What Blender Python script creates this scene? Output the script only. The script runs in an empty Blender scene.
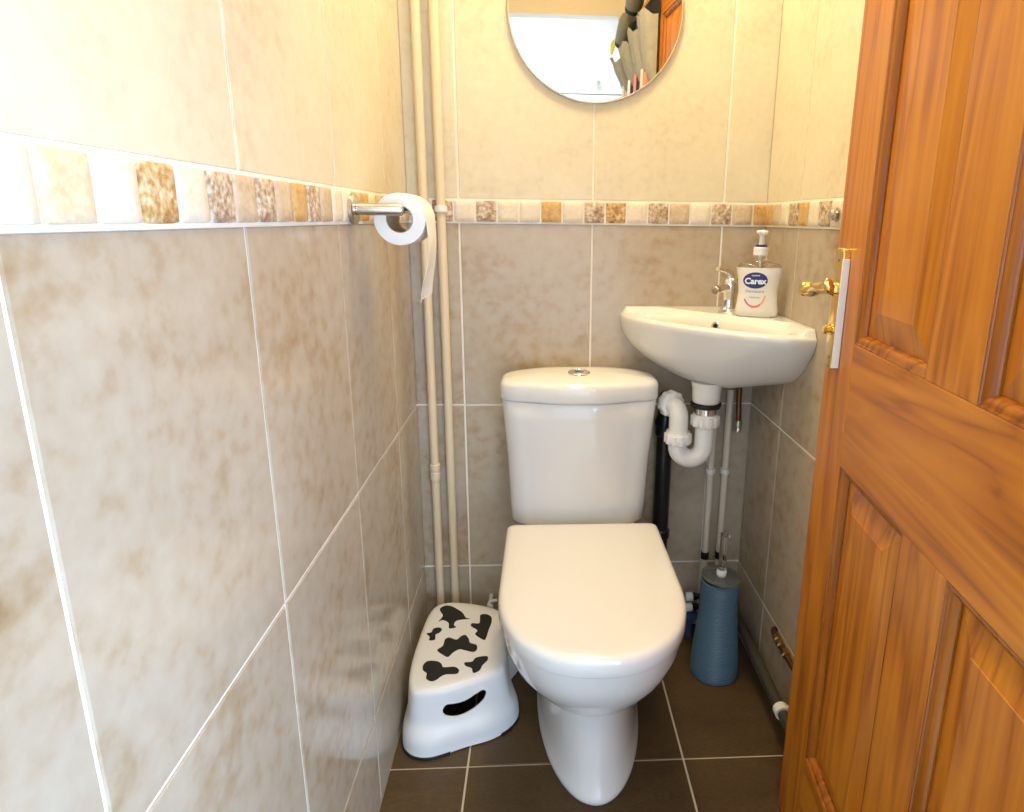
import bpy, bmesh, math, random
from mathutils import Vector, Matrix, noise
PI = math.pi
sc = bpy.context.scene
COL = sc.collection
random.seed(7)

# ------------------------------------------------------------------ measures (metres)
L, R = -0.3131, 0.5494            # left and right wall faces
ZB, ZT = 1.1064, 1.1598           # mosaic border bottom / top
Z1, Z2 = 0.6539, 0.1977           # lower tile joints
TW = 0.31815                      # tile pitch
CEIL = 2.40
DY = -1.33                        # inner face of the doorway wall
HALL_Y = -2.60
GAP = 0.0048

# ------------------------------------------------------------------ materials
def mat(name, base=(.8, .8, .8), rough=.5, metal=0.0, coat=0.0, trans=0.0, ior=1.45, emit=None):
    m = bpy.data.materials.new(name); m.use_nodes = True
    b = m.node_tree.nodes['Principled BSDF']
    b.inputs['Base Color'].default_value = (*base, 1)
    b.inputs['Roughness'].default_value = rough
    b.inputs['Metallic'].default_value = metal
    b.inputs['IOR'].default_value = ior
    if coat:
        b.inputs['Coat Weight'].default_value = coat
        b.inputs['Coat Roughness'].default_value = .05
    if trans: b.inputs['Transmission Weight'].default_value = trans
    return m

def N(m, t, **kw):
    n = m.node_tree.nodes.new(t)
    for k, v in kw.items(): setattr(n, k, v)
    return n

def ramp(m, src, stops):
    r = N(m, 'ShaderNodeValToRGB')
    e = r.color_ramp.elements
    while len(e) < len(stops): e.new(.5)
    for x, (p, c) in zip(e, stops):
        x.position = p; x.color = (*c, 1)
    m.node_tree.links.new(src, r.inputs['Fac'])
    return r.outputs['Color']

def stone(name, stops, rough, scale=7, detail_mix=.35, bump=.0, coat=0.0, stretch=(1, 1, 1), fine=60, spec=None):
    """mottled stone / ceramic: two layers of noise, shifted per tile by the 'tid' attribute"""
    m = mat(name, rough=rough, coat=coat); lk = m.node_tree.links
    b = m.node_tree.nodes['Principled BSDF']
    tc = N(m, 'ShaderNodeTexCoord'); mp = N(m, 'ShaderNodeMapping'); mp.inputs['Scale'].default_value = stretch
    lk.new(tc.outputs['Object'], mp.inputs['Vector'])
    at = N(m, 'ShaderNodeAttribute', attribute_name='tid')
    n1 = N(m, 'ShaderNodeTexNoise', noise_dimensions='4D'); n1.inputs['Scale'].default_value = scale
    n1.inputs['Detail'].default_value = 8; n1.inputs['Roughness'].default_value = .62; n1.inputs['Distortion'].default_value = .6
    n2 = N(m, 'ShaderNodeTexNoise', noise_dimensions='4D'); n2.inputs['Scale'].default_value = fine
    n2.inputs['Detail'].default_value = 5
    for n in (n1, n2):
        lk.new(mp.outputs['Vector'], n.inputs['Vector']); lk.new(at.outputs['Fac'], n.inputs['W'])
    mx = N(m, 'ShaderNodeMix'); mx.inputs['Factor'].default_value = detail_mix
    lk.new(n1.outputs['Fac'], mx.inputs[2]); lk.new(n2.outputs['Fac'], mx.inputs[3])
    lk.new(ramp(m, mx.outputs[0], stops), b.inputs['Base Color'])
    if spec is not None: b.inputs['Specular IOR Level'].default_value = spec
    if bump:
        bp = N(m, 'ShaderNodeBump'); bp.inputs['Strength'].default_value = bump; bp.inputs['Distance'].default_value = .002
        lk.new(mx.outputs[0], bp.inputs['Height']); lk.new(bp.outputs['Normal'], b.inputs['Normal'])
    return m

def wood(name, axis, stops=[(.10, (.23, .055, .002)), (.38, (.45, .138, .004)), (.8, (.58, .212, .011))]):
    """orange varnished pine, grain running along local axis 0 (x) or 2 (z)"""
    m = mat(name, rough=.36, coat=.14); lk = m.node_tree.links
    b = m.node_tree.nodes['Principled BSDF']
    b.inputs['Coat Roughness'].default_value = .22
    tc = N(m, 'ShaderNodeTexCoord'); at = N(m, 'ShaderNodeAttribute', attribute_name='tid')
    mp = N(m, 'ShaderNodeMapping')
    mp.inputs['Scale'].default_value = (.7, 9, 9) if axis == 0 else (9, 9, .7)
    lk.new(tc.outputs['Object'], mp.inputs['Vector'])
    n1 = N(m, 'ShaderNodeTexNoise', noise_dimensions='4D'); n1.inputs['Scale'].default_value = 1.1
    n1.inputs['Detail'].default_value = 3; n1.inputs['Distortion'].default_value = .8
    lk.new(mp.outputs['Vector'], n1.inputs['Vector']); lk.new(at.outputs['Fac'], n1.inputs['W'])
    mul = N(m, 'ShaderNodeMath', operation='MULTIPLY'); mul.inputs[1].default_value = 15
    lk.new(n1.outputs['Fac'], mul.inputs[0])
    fr = N(m, 'ShaderNodeMath', operation='PINGPONG'); fr.inputs[1].default_value = 1
    lk.new(mul.outputs[0], fr.inputs[0])
    mp2 = N(m, 'ShaderNodeMapping'); mp2.inputs['Scale'].default_value = (1.5, 130, 130) if axis == 0 else (130, 130, 1.5)
    lk.new(tc.outputs['Object'], mp2.inputs['Vector'])
    n2 = N(m, 'ShaderNodeTexNoise'); n2.inputs['Scale'].default_value = 1; n2.inputs['Detail'].default_value = 3
    lk.new(mp2.outputs['Vector'], n2.inputs['Vector'])
    mx = N(m, 'ShaderNodeMix'); mx.inputs['Factor'].default_value = .5
    lk.new(fr.outputs[0], mx.inputs[2]); lk.new(n2.outputs['Fac'], mx.inputs[3])
    lk.new(ramp(m, mx.outputs[0], stops), b.inputs['Base Color'])
    bp = N(m, 'ShaderNodeBump'); bp.inputs['Strength'].default_value = .12; bp.inputs['Distance'].default_value = .0008
    lk.new(n2.outputs['Fac'], bp.inputs['Height']); lk.new(bp.outputs['Normal'], b.inputs['Normal'])
    return m

M = {}
M['tile_low'] = stone('taupe ceramic tile', [(.27, (.27, .165, .075)), (.39, (.385, .285, .18)), (.48, (.45, .37, .275)), (.60, (.48, .415, .325)), (.75, (.52, .465, .385))], .17, 4.2, .42, spec=.5, fine=38)
M['tile_up'] = stone('cream ceramic tile', [(.30, (.60, .51, .345)), (.47, (.70, .625, .455)), (.62, (.735, .67, .50)), (.75, (.76, .70, .545))], .24, 5.5, .4, spec=.45)
M['grout'] = mat('pale cream grout', (.86, .83, .75), .85)
M['floor_tile'] = stone('dark brown floor tile', [(.25, (.045, .026, .011)), (.5, (.082, .050, .022)), (.75, (.125, .082, .040))], .33, 3, .45, stretch=(1, 3, 1), fine=90, spec=.35)
M['floor_grout'] = mat('beige floor grout', (.55, .47, .36), .85)
TRAV = [
    stone('travertine cream', [(.3, (.66, .56, .42)), (.5, (.76, .68, .54)), (.7, (.82, .75, .63))], .55, 30, .5, .3, fine=160),
    stone('travertine tan', [(.3, (.42, .29, .17)), (.5, (.60, .46, .31)), (.7, (.70, .58, .43))], .55, 35, .5, .4, fine=160),
    stone('travertine gold', [(.3, (.40, .20, .05)), (.5, (.60, .38, .14)), (.7, (.70, .52, .28))], .55, 35, .5, .4, fine=160),
    stone('travertine brown pitted', [(.36, (.20, .12, .06)), (.46, (.42, .29, .18)), (.54, (.60, .49, .37)), (.64, (.82, .77, .68))], .6, 48, .55, .8, fine=150),
    stone('travertine gold pitted', [(.36, (.28, .13, .03)), (.46, (.50, .30, .11)), (.55, (.66, .50, .28)), (.66, (.82, .76, .64))], .6, 48, .55, .8, fine=150),
    stone('travertine pale gold', [(.3, (.56, .42, .22)), (.5, (.70, .58, .38)), (.7, (.80, .72, .56))], .55, 35, .5, .4, fine=160),
]
M['ceramic'] = mat('white glazed ceramic', (.74, .735, .715), .10, coat=.4)
M['seatplastic'] = mat('white moulded seat plastic', (.735, .73, .71), .16, coat=.2)
M['white_plastic'] = mat('white plastic', (.80, .80, .78), .32)
M['stool_plastic'] = mat('white stool plastic', (.72, .72, .715), .38)
M['black_rubber'] = mat('black rubber', (.010, .0095, .0085), .62)
M['black_plastic'] = mat('black plastic pipe', (.012, .012, .013), .30)
M['chrome'] = mat('chrome', (.82, .83, .85), .07, 1)
M['steel'] = mat('brushed steel', (.58, .55, .50), .27, 1)
M['brass'] = mat('polished brass', (.86, .60, .20), .17, 1)
M['old_brass'] = mat('tarnished brass', (.40, .25, .08), .38, 1)
M['copper'] = mat('dull copper', (.24, .11, .05), .42, 1)
M['grey_pipe'] = mat('painted dark pipe', (.055, .048, .035), .42)
M['paint_pipe'] = mat('cream painted pipe', (.74, .62, .43), .34)
M['white_pipe'] = mat('white painted pipe', (.70, .63, .52), .36)
M['blue_plastic'] = mat('slate blue plastic', (.082, .158, .232), .34)
M['blue_fitting'] = mat('dark blue fitting', (.04, .07, .16), .4)
M['clear'] = mat('clear plastic', (.97, .97, .97), .05, trans=1, ior=1.22)
M['smoke'] = mat('clear grey plastic lid', (.38, .42, .41), .10, trans=.8, ior=1.4)
M['soap'] = mat('pearly white soap', (.80, .77, .70), .30)
M['blue_ink'] = mat('deep blue print', (.012, .028, .20), .4)
M['white_ink'] = mat('white print', (.85, .85, .85), .4)
M['grey_ink'] = mat('grey print', (.30, .29, .30), .4)
M['red_ink'] = mat('coral red print', (.80, .16, .13), .4)
M['orange_ink'] = mat('orange print', (.86, .38, .14), .4)
M['pink_ink'] = mat('magenta print', (.62, .10, .30), .4)
M['aqua'] = mat('blue button print', (.02, .25, .42), .3)
M['mirror'] = mat('silvered mirror', (.93, .93, .93), .012, 1)
M['paper'] = mat('white toilet paper', (.84, .82, .78), .9)
M['card'] = mat('cardboard tube', (.50, .38, .24), .9)
M['wood_z'] = wood('orange pine upright grain', 2)
M['wood_shade'] = wood('pine moulding with shade in its colour', 2, [(.10, (.14, .034, .002)), (.4, (.28, .080, .004)), (.8, (.40, .130, .010))])  # same pine as the door, moulding shade painted in as a darker colour
M['wood_shade'].node_tree.nodes['Principled BSDF'].inputs['Roughness'].default_value = .24
M['wood_x'] = wood('orange pine level grain', 0)
M['paint'] = mat('white wall paint', (.82, .81, .78), .6)
M['beige_paint'] = mat('beige wall paint', (.60, .53, .40), .7)
M['white_gloss'] = mat('white gloss paint', (.85, .85, .85), .3)
M['mesh_grey'] = stone('grey pocket mesh', [(.3, (.24, .235, .20)), (.7, (.36, .35, .31))], .7, 40, .5, .2, fine=300)
M['black_cloth'] = mat('black webbing', (.015, .014, .013), .8)
M['khaki'] = mat('khaki bottle', (.17, .165, .11), .4)
M['lime'] = mat('lime strap', (.55, .60, .03), .5)
M['shoe_navy'] = mat('navy shoe cloth', (.02, .025, .06), .7)
M['shoe_pale'] = mat('pale shoe cloth', (.60, .57, .52), .7)
M['shoe_coral'] = mat('coral shoe cloth', (.62, .25, .20), .7)
M['hall_floor'] = stone('hall oak floor', [(.3, (.20, .12, .06)), (.7, (.34, .22, .12))], .4, 4, .4, stretch=(1, 8, 1))

# ------------------------------------------------------------------ object helpers
def mk(name, bm, m, parent=None, smooth=30, off=None):
    """link a bmesh as one object; off = world point taken as local origin"""
    if off is not None: bmesh.ops.translate(bm, verts=bm.verts, vec=-Vector(off))
    me = bpy.data.meshes.new(name)
    bm.normal_update(); bm.to_mesh(me); bm.free()
    for x in (m if isinstance(m, (list, tuple)) else [m]): me.materials.append(x)
    if smooth:
        for p in me.polygons: p.use_smooth = True
        try: me.set_sharp_from_angle(angle=math.radians(smooth))
        except Exception: pass
    o = bpy.data.objects.new(name, me); COL.objects.link(o)
    if parent is not None: o.parent = parent
    return o

def tag(o, label=None, cat=None, group=None, kind=None):
    if label: o['label'] = label
    if cat: o['category'] = cat
    if group: o['group'] = group
    if kind: o['kind'] = kind
    return o

def thing(name, label, cat, loc=(0, 0, 0), rotz=0, group=None):
    o = bpy.data.objects.new(name, None); COL.objects.link(o)
    o.empty_display_size = .05
    o.location = loc; o.rotation_euler = (0, 0, rotz)
    return tag(o, label, cat, group)

def W(root):
    """world point of an unrotated thing, to subtract from parts built in world coordinates"""
    return Vector(root.location)

def box(bm, a, b, bev=0.0, seg=2, mi=0):
    t = bmesh.new()
    vs = [t.verts.new((x, y, z)) for x in (a[0], b[0]) for y in (a[1], b[1]) for z in (a[2], b[2])]
    for f in ((0, 1, 3, 2), (4, 6, 7, 5), (0, 4, 5, 1), (2, 3, 7, 6), (0, 2, 6, 4), (1, 5, 7, 3)):
        t.faces.new([vs[i] for i in f])
    bmesh.ops.recalc_face_normals(t, faces=t.faces)
    if bev > 0:
        bmesh.ops.bevel(t, geom=list(t.edges), offset=bev, segments=seg, profile=.6, affect='EDGES', clamp_overlap=True)
    for f in t.faces: f.material_index = mi
    join(bm, t)

def join(bm, t):
    me = bpy.data.meshes.new('tmp'); t.to_mesh(me); t.free()
    bm.from_mesh(me); bpy.data.meshes.remove(me)

def loft(bm, rings, cap0=True, cap1=True, closed=True):
    rs = [[bm.verts.new(p) for p in r] for r in rings]
    n = len(rs[0])
    for a, b in zip(rs, rs[1:]):
        for i in range(n if closed else n - 1):
            j = (i + 1) % n
            bm.faces.new((a[i], a[j], b[j], b[i]))
    if cap0: bm.faces.new(list(reversed(rs[0])))
    if cap1: bm.faces.new(rs[-1])
    bmesh.ops.recalc_face_normals(bm, faces=bm.faces)
    return rs

def frame(axis):
    z = Vector(axis).normalized()
    x = Vector((0, 0, 1)).cross(z)
    if x.length < 1e-4: x = Vector((1, 0, 0))
    x.normalize(); y = z.cross(x)
    return Matrix((x, y, z)).transposed()

def lathe(bm, prof, o=(0, 0, 0), axis=(0, 0, 1), seg=40, cap0=True, cap1=True):
    F = frame(axis); o = Vector(o); t = bmesh.new()
    loft(t, [[o + F @ Vector((max(r, 1e-5) * math.cos(2 * PI * i / seg), max(r, 1e-5) * math.sin(2 * PI * i / seg), h)) for i in range(seg)] for r, h in prof], cap0, cap1)
    join(bm, t)

def catmull(pts, k=8, closed=False):
    P = [Vector(p) for p in pts]; n = len(P); out = []
    for i in range(n if closed else n - 1):
        g = (lambda j: P[j % n]) if closed else (lambda j: P[max(0, min(n - 1, j))])
        a, b, c, d = g(i - 1), g(i), g(i + 1), g(i + 2)
        for s in range(k):
            t = s / k
            out.append(.5 * ((2 * b) + (c - a) * t + (2 * a - 5 * b + 4 * c - d) * t * t + (3 * b - a - 3 * c + d) * t ** 3))
    if not closed: out.append(P[-1])
    return out

def tube(bm, pts, r, seg=20, smooth_k=0, caps=True):
    P = catmull(pts, smooth_k) if smooth_k else [Vector(p) for p in pts]
    rr = r if callable(r) else (lambda u: r)
    rings = []; up = None
    for i, p in enumerate(P):
        d = (P[min(i + 1, len(P) - 1)] - P[max(i - 1, 0)]).normalized()
        if up is None:
            up = d.orthogonal().normalized()
        up = (up - d * up.dot(d)).normalized(); s = d.cross(up)
        q = rr(i / max(1, len(P) - 1))
        rings.append([p + (up * math.cos(2 * PI * j / seg) + s * math.sin(2 * PI * j / seg)) * q for j in range(seg)])
    t = bmesh.new(); loft(t, rings, caps, caps); join(bm, t)

def arc_pts(c, a, b, n, r, t0, t1):
    c, a, b = Vector(c), Vector(a), Vector(b)
    return [c + (a * math.cos(t0 + (t1 - t0) * i / n) + b * math.sin(t0 + (t1 - t0) * i / n)) * r for i in range(n + 1)]

def smooth01(t): t = max(0, min(1, t)); return t * t * (3 - 2 * t)

def settid(o, vals):
    at = o.data.attributes.new('tid', 'FLOAT', 'FACE')
    at.data.foreach_set('value', vals)

# ------------------------------------------------------------------ room shell
def tiled_wall(name, to3, a_edges_low, a_edges_up, a0, a1, zrows_low, zrows_up, nrm, back=.10):
    """to3(a, z, d) -> world point; d = distance out of the wall"""
    bm = bmesh.new()
    def quadbox(x0, x1, z0, z1, d0, d1, mi):
        n0 = len(bm.faces); e = .0012
        lo = [bm.verts.new(to3(x, z, d0)) for x, z in ((x0, z0), (x1, z0), (x1, z1), (x0, z1))]
        md = [bm.verts.new(to3(x, z, d1 - e * .6)) for x, z in ((x0, z0), (x1, z0), (x1, z1), (x0, z1))]
        hi = [bm.verts.new(to3(x, z, d1)) for x, z in ((x0 + e, z0 + e), (x1 - e, z0 + e), (x1 - e, z1 - e), (x0 + e, z1 - e))]
        fs = [bm.faces.new(hi)]
        for i in range(4):
            j = (i + 1) % 4
            fs.append(bm.faces.new((lo[i], lo[j], md[j], md[i]))); fs.append(bm.faces.new((md[i], md[j], hi[j], hi[i])))
        for f in fs: f.material_index = mi
        return len(fs)
    tid = []
    # body (structural wall with grout face)
    z0, z1 = 0.0, CEIL
    v = [bm.verts.new(to3(a, z, d)) for a in (a0, a1) for d in (-back, -.002) for z in (z0, z1)]
    for f in ((0, 1, 3, 2), (4, 6, 7, 5), (0, 4, 5, 1), (2, 3, 7, 6), (0, 2, 6, 4), (1, 5, 7, 3)):
        bm.faces.new([v[i] for i in f]).material_index = 2; tid.append(0)
    h = GAP / 2
    for rows, cols, mi in ((zrows_low, a_edges_low, 0), (zrows_up, a_edges_up, 1)):
        for zi in range(len(rows) - 1):
            for ci in range(len(cols) - 1):
                x0 = cols[ci] + (h if ci else 0); x1 = cols[ci + 1] - (h if ci < len(cols) - 2 else 0)
                k = quadbox(x0, x1, rows[zi] + h, rows[zi + 1] - h, -.004, 0, mi)
                tid += [random.uniform(0, 40)] * k
    bmesh.ops.recalc_face_normals(bm, faces=bm.faces)
    o = mk(name, bm, [M['tile_low'], M['tile_up'], M['grout']], smooth=0)
    settid(o, tid)
    return tag(o, kind='structure')

rows_low = [0.0, Z2, Z1, ZB]
rows_up = [ZT, ZT + .4525, ZT + .905, CEIL]
bcols = [L, -.1932, .1250, .4431, R]
tiled_wall('wall_back', lambda a, z, d: (a, -d, z), bcols, bcols, L - .1, R + .1, rows_low, rows_up, None)
def ycols(start, end):
    c = [0.0]; y = start
    while y > end + .01: c.append(y); y -= TW
    return [end] + sorted(c[1:]) + [0.0]
lcols = ycols(-.216, -1.43)
tiled_wall('wall_left', lambda a, z, d: (L + d, a, z), lcols, lcols, -1.43, 0, rows_low, rows_up, None)
rcols = ycols(-.2049, DY)
tiled_wall('wall_right', lambda a, z, d: (R - d, a, z), rcols, rcols, DY, 0, rows_low, rows_up, None)

# mosaic borders: tumbled travertine squares in one course
def border(name, to3, edges, kinds, a0, a1):
    bm = bmesh.new(); tid = []
    def add(t, mi):
        for f in t.faces: f.material_index = mi
        n = len(t.faces); join(bm, t); return n
    t = bmesh.new()
    v = [t.verts.new(to3(a, z, d)) for a in (a0, a1) for d in (-.004, .001) for z in (ZB - .0015, ZT + .0015)]
    for f in ((0, 1, 3, 2), (4, 6, 7, 5), (0, 4, 5, 1), (2, 3, 7, 6), (0, 2, 6, 4), (1, 5, 7, 3)): t.faces.new([v[i] for i in f])
    bmesh.ops.recalc_face_normals(t, faces=t.faces)
    tid += [0] * add(t, 6)
    for i, (x0, x1) in enumerate(edges):
        t = bmesh.new(); g = .0020
        n = 5; zz0, zz1 = ZB + .0026, ZT - .0026
        x0 += g; x1 -= g
        ring = []
        for (ax, az, bx, bz) in ((x0, zz0, x1, zz0), (x1, zz0, x1, zz1), (x1, zz1, x0, zz1), (x0, zz1, x0, zz0)):
            for s in range(n):
                u = s / n
                p = Vector((ax + (bx - ax) * u, az + (bz - az) * u))
                c = Vector(((x0 + x1) / 2, (zz0 + zz1) / 2))
                k = .975 if s == 0 else 1.0
                k -= .022 * noise.noise(Vector((p.x * 90, p.y * 90, i * 3.1)))
                ring.append(c + (p - c) * min(k, 1.0))
        c = Vector(((x0 + x1) / 2, (zz0 + zz1) / 2))
        rings = [[to3(p.x, p.y, d) for p in [c + (q - c) * k for q in ring]] for k, d in ((1, -.003), (1, .0022), (.985, .0036), (.95, .0044), (.5, .0047))]
        loft(t, rings)
        k = kinds[i % len(kinds)]
        m = add(t, k); tid += [random.uniform(0, 40)] * m
    o = mk(name, bm, TRAV + [M['grout']], smooth=50)
    settid(o, tid)
    return tag(o, kind='structure')

PT = .0515
def run(start, a0, a1):
    out = []; a = start
    while a - PT > a0 - .03: a -= PT
    while a < a1 - .004:
        x0, x1 = max(a, a0 + .001), min(a + PT, a1 - .001)
        if x1 - x0 > .008: out.append((x0, x1))
        a += PT
    return out
eb = run(-.2055, L, R)
border('trim_1', lambda a, z, d: (a, -d, z), eb, [0, 3, 0, 3, 0, 0, 2, 0, 3, 4, 0, 3, 1, 0, 3, 1, 2], L, R)
el = run(-1.1345, -1.43, 0)
kl = [0, 1, 3, 0, 1, 0, 5, 0, 4, 0, 3, 1, 3, 1, 2, 3, 1, 0, 0, 1, 2, 0, 1, 3, 0, 2, 0, 1]
border('trim_2', lambda a, z, d: (L + d, a, z), el, kl, -1.43, 0)
er = run(-.0515 * 26 - .0, DY, 0)
border('trim_3', lambda a, z, d: (R - d, a, z), er, [0, 1, 3, 0, 2, 0, 3, 1, 0, 4, 1, 0, 3, 2, 0, 1, 3, 0, 0, 3, 0, 2, 3, 0, 1, 2], DY, 0)

# floor of the small room
bm = bmesh.new(); tid = []
box(bm, (L - .1, HALL_Y - .1, -.12), (R + 1.5, .1, -.0025)); 
for f in bm.faces: f.material_index = 1; tid.append(0)
fx = [L, -.1537, .3031, R]; fy = [-1.38, -.914, -.4575, 0.0]
for i in range(3):
    for j in range(3):
        n0 = len(bm.faces); g = .0022
        x0 = fx[i] + (g if i else 0); x1 = fx[i + 1] - (g if i < 2 else 0)
        y0 = fy[j] + g; y1 = fy[j + 1] - (g if j < 2 else 0)
        box(bm, (x0, y0, -.006), (x1, y1, 0), .0008, 1)
        tid += [random.uniform(0, 30)] * (len(bm.faces) - n0)
fl = mk('floor', bm, [M['floor_tile'], M['floor_grout']], smooth=0); settid(fl, tid); tag(fl, kind='structure')

def slab(name, a, b, m):
    bm = bmesh.new(); box(bm, a, b); return tag(mk(name, bm, m, smooth=0), kind='structure')
slab('ceiling', (L - .1, HALL_Y - .1, CEIL), (R + 1.5, .1, CEIL + .1), M['paint'])
# wall over and beside the doorway (lintel and right-hand pier), the hall beyond
HX0, HX1 = -1.1, 1.75
bm = bmesh.new()
box(bm, (L + .002, DY - .055, 1.936), (.44, DY, CEIL)); box(bm, (.44, DY - .10, 0), (HX1, DY - .002, CEIL))
tag(mk('wall_front', bm, M['beige_paint'], smooth=0), kind='structure')
slab('wall_hall_left', (HX0 - .1, HALL_Y, 0), (HX0, DY - .10, CEIL), M['paint'])
slab('wall_hall_side', (HX0, -1.43, 0), (L - .101, -1.33, CEIL), M['paint'])
slab('wall_hall_back', (HX0, HALL_Y - .1, 0), (HX1, HALL_Y, CEIL), M['paint'])
slab('hall_floor', (HX0, HALL_Y, -.05), (L - .102, DY - .1, -.0024), M['hall_floor'])['kind'] = 'structure'
slab('hall_ceiling', (HX0, HALL_Y, CEIL), (L - .101, DY - .1, CEIL + .1), M['paint'])
bm = bmesh.new(); box(bm, (.408, DY - .10, 0), (.439, DY - .001, 1.935), .002)
tag(mk('trim_4', bm, M['wood_z'], smooth=0), kind='structure')

# ------------------------------------------------------------------ pine door, swung open against the right
DL = Vector((.465, -.575, .006))
door = bpy.data.objects.new('door_1', None); COL.objects.link(door)
door.location = DL; door.rotation_euler = (0, 0, math.atan2(-.994, -.107))
tag(door, 'orange pine panelled door standing open along the right wall', 'door', kind='structure')
DW, DH, DT = .745, 1.925, .040
S0, S1, C0, C1 = .108, DW - .108, .319, .421
zb0, zb1, zk0, zk1, zt0 = .0, .215, .751, .940, DH - .108
def dpart(name, a, b, m, tidv, bev=.0012):
    bm = bmesh.new(); box(bm, a, b, bev, 1)
    o = mk(name, bm, m, door, smooth=0); settid(o, [tidv] * len(o.data.polygons)); return o
dpart('stile', (0, 0, 0), (S0, DT, DH), M['wood_z'], 1.3)
dpart('stile', (S1, 0, 0), (DW, DT, DH), M['wood_z'], 7.9)
dpart('bottom_rail', (S0, 0, zb0), (S1, DT, zb1), M['wood_x'], 3.1)
dpart('lock_rail', (S0, 0, zk0), (S1, DT, zk1), M['wood_x'], 12.7)
dpart('top_rail', (S0, 0, zt0), (S1, DT, DH), M['wood_x'], 5.5)
dpart('muntin', (C0, 0, zb1), (C1, DT, zk0), M['wood_z'], 15.2)
dpart('muntin', (C0, 0, zk1), (C1, DT, zt0), M['wood_z'], 21.4)
def panel(x0, x1, z0, z1, tv):
    # raised and fielded panel, both faces
    bm = bmesh.new()
    def rect(i, y): return [(x0 + i, y, z0 + i), (x1 - i, y, z0 + i), (x1 - i, y, z1 - i), (x0 + i, y, z1 - i)]
    loft(bm, [rect(.0, .0135), rect(.016, .013), rect(.0165, .0125), rect(.052, .0048), rect(.0525, .004)])
    loft(bm, [rect(.0, .0136), rect(.0, .0265), rect(.016, .027), rect(.052, .0352), rect(.0525, .036)], False, True)
    o = mk('panel', bm, M['wood_z'], door, smooth=0); settid(o, [tv] * len(o.data.polygons))
    # moulding: ovolo section mitred round the opening, front face
    bm = bmesh.new()
    sec = [(0.0, .0005), (.0022, .0006), (.003, .0022), (.006, .0026), (.010, .0045), (.0128, .0078), (.0138, .0108), (.0148, .0112), (.0150, .0134)]
    loft(bm, [rect(i, y) for i, y in sec], False, False)
    bmesh.ops.recalc_face_normals(bm, faces=bm.faces)
    bmesh.ops.reverse_faces(bm, faces=bm.faces) if bm.faces[0].normal.y > 0 else None
    o = mk('moulding', bm, M['wood_shade'], door, smooth=35); settid(o, [tv + 2] * len(o.data.polygons))
for i, (x0, x1) in enumerate(((S0, C0), (C1, S1))):
    panel(x0, x1, zb1, zk0, 31 + 4.3 * i); panel(x0, x1, zk1, zt0, 44 + 3.7 * i)

# brass lever handle on a chunky back plate
hp = bpy.data.objects.new('door_handle', None); COL.objects.link(hp); hp.parent = door
hp['label'] = 'brass twisted lever handle on a long plate'
PX0, PX1, PZ0, PZ1, PTK = .021, .056, .888, 1.074, .0105
bm = bmesh.new()
pts = []
cxp = (PX0 + PX1) / 2; wx = (PX1 - PX0) / 2
for (sx, z, t0) in ((1, PZ1, 0), (-1, PZ1, 90), (-1, PZ0, 180), (1, PZ0, 270)):
    rr = .008
    for k in range(7):
        a = math.radians(t0 + 90 * k / 6)
        pts.append((cxp + sx * (wx - rr) + rr * math.cos(a), z + (-rr if z == PZ1 else rr) + rr * math.sin(a)))
cz = (PZ0 + PZ1) / 2
def scl(k, y): return [(cxp + (x - cxp) * (wx - k) / wx, y, cz + (z - cz) * ((PZ1 - PZ0) / 2 - k) / ((PZ1 - PZ0) / 2)) for x, z in pts]
loft(bm, [scl(0, -.0003), scl(0, -PTK + .0025), scl(.0012, -PTK + .0005), scl(.003, -PTK)])
mk('back_plate', bm, M['brass'], hp)
bm = bmesh.new()
sx, sz = .042, 1.012
lathe(bm, [(.0105, 0), (.0105, .006), (.0088, .008), (.0075, .012), (.0075, .030), (.0090, .034), (.0112, .039), (.0112, .050), (.0098, .053), (0, .0535)], (sx, -PTK, sz), (0, -1, 0), 28)
# twisted grip running from the elbow towards the hinge
rings = []
for i in range(41):
    u = i / 40; x = sx + .002 + u * .098
    r1 = .0112 - .0012 * math.sin(u * PI); r2 = .0074
    th = u * PI * 1.5 + .5; e = 1 if u < .96 else math.sqrt(max(0.05, 1 - ((u - .96) / .04) ** 2))
    rg = []
    for k in range(28):
        a = 2 * PI * k / 28
        p = Vector((r1 * math.cos(a) * e, r2 * math.sin(a) * e)); c, s = math.cos(th), math.sin(th)
        rg.append((x, -PTK - .0445 + p.x * c - p.y * s, sz + .014 * u - .002 * math.sin(u * PI * 2) + p.x * s + p.y * c))
    rings.append(rg)
t = bmesh.new(); loft(t, rings); join(bm, t)
mk('lever', bm, M['brass'], hp, smooth=60)
bm = bmesh.new()
lathe(bm, [(.009, 0), (.009, .003), (.0055, .004), (.0052, .007), (.0072, .0085), (.0072, .012), (.005, .0135), (0, .0136)], (.041, -PTK, .950), (0, -1, 0), 24)
mk('turn_knob', bm, M['brass'], hp)
for z in (PZ0 + .018, PZ1 - .018):
    bm = bmesh.new(); lathe(bm, [(.0026, 0), (.0026, .0006), (0, .0009)], (.041, -PTK, z), (0, -1, 0), 14)
    mk('screw', bm, M['old_brass'], hp)
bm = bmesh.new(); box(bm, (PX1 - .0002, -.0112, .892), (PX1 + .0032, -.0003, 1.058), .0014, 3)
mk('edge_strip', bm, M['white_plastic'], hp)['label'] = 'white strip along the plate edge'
bm = bmesh.new(); box(bm, (-.0008, .006, .86), (.0003, .030, 1.10), .0004, 1)
mk('latch_face', bm, M['brass'], door)

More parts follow.
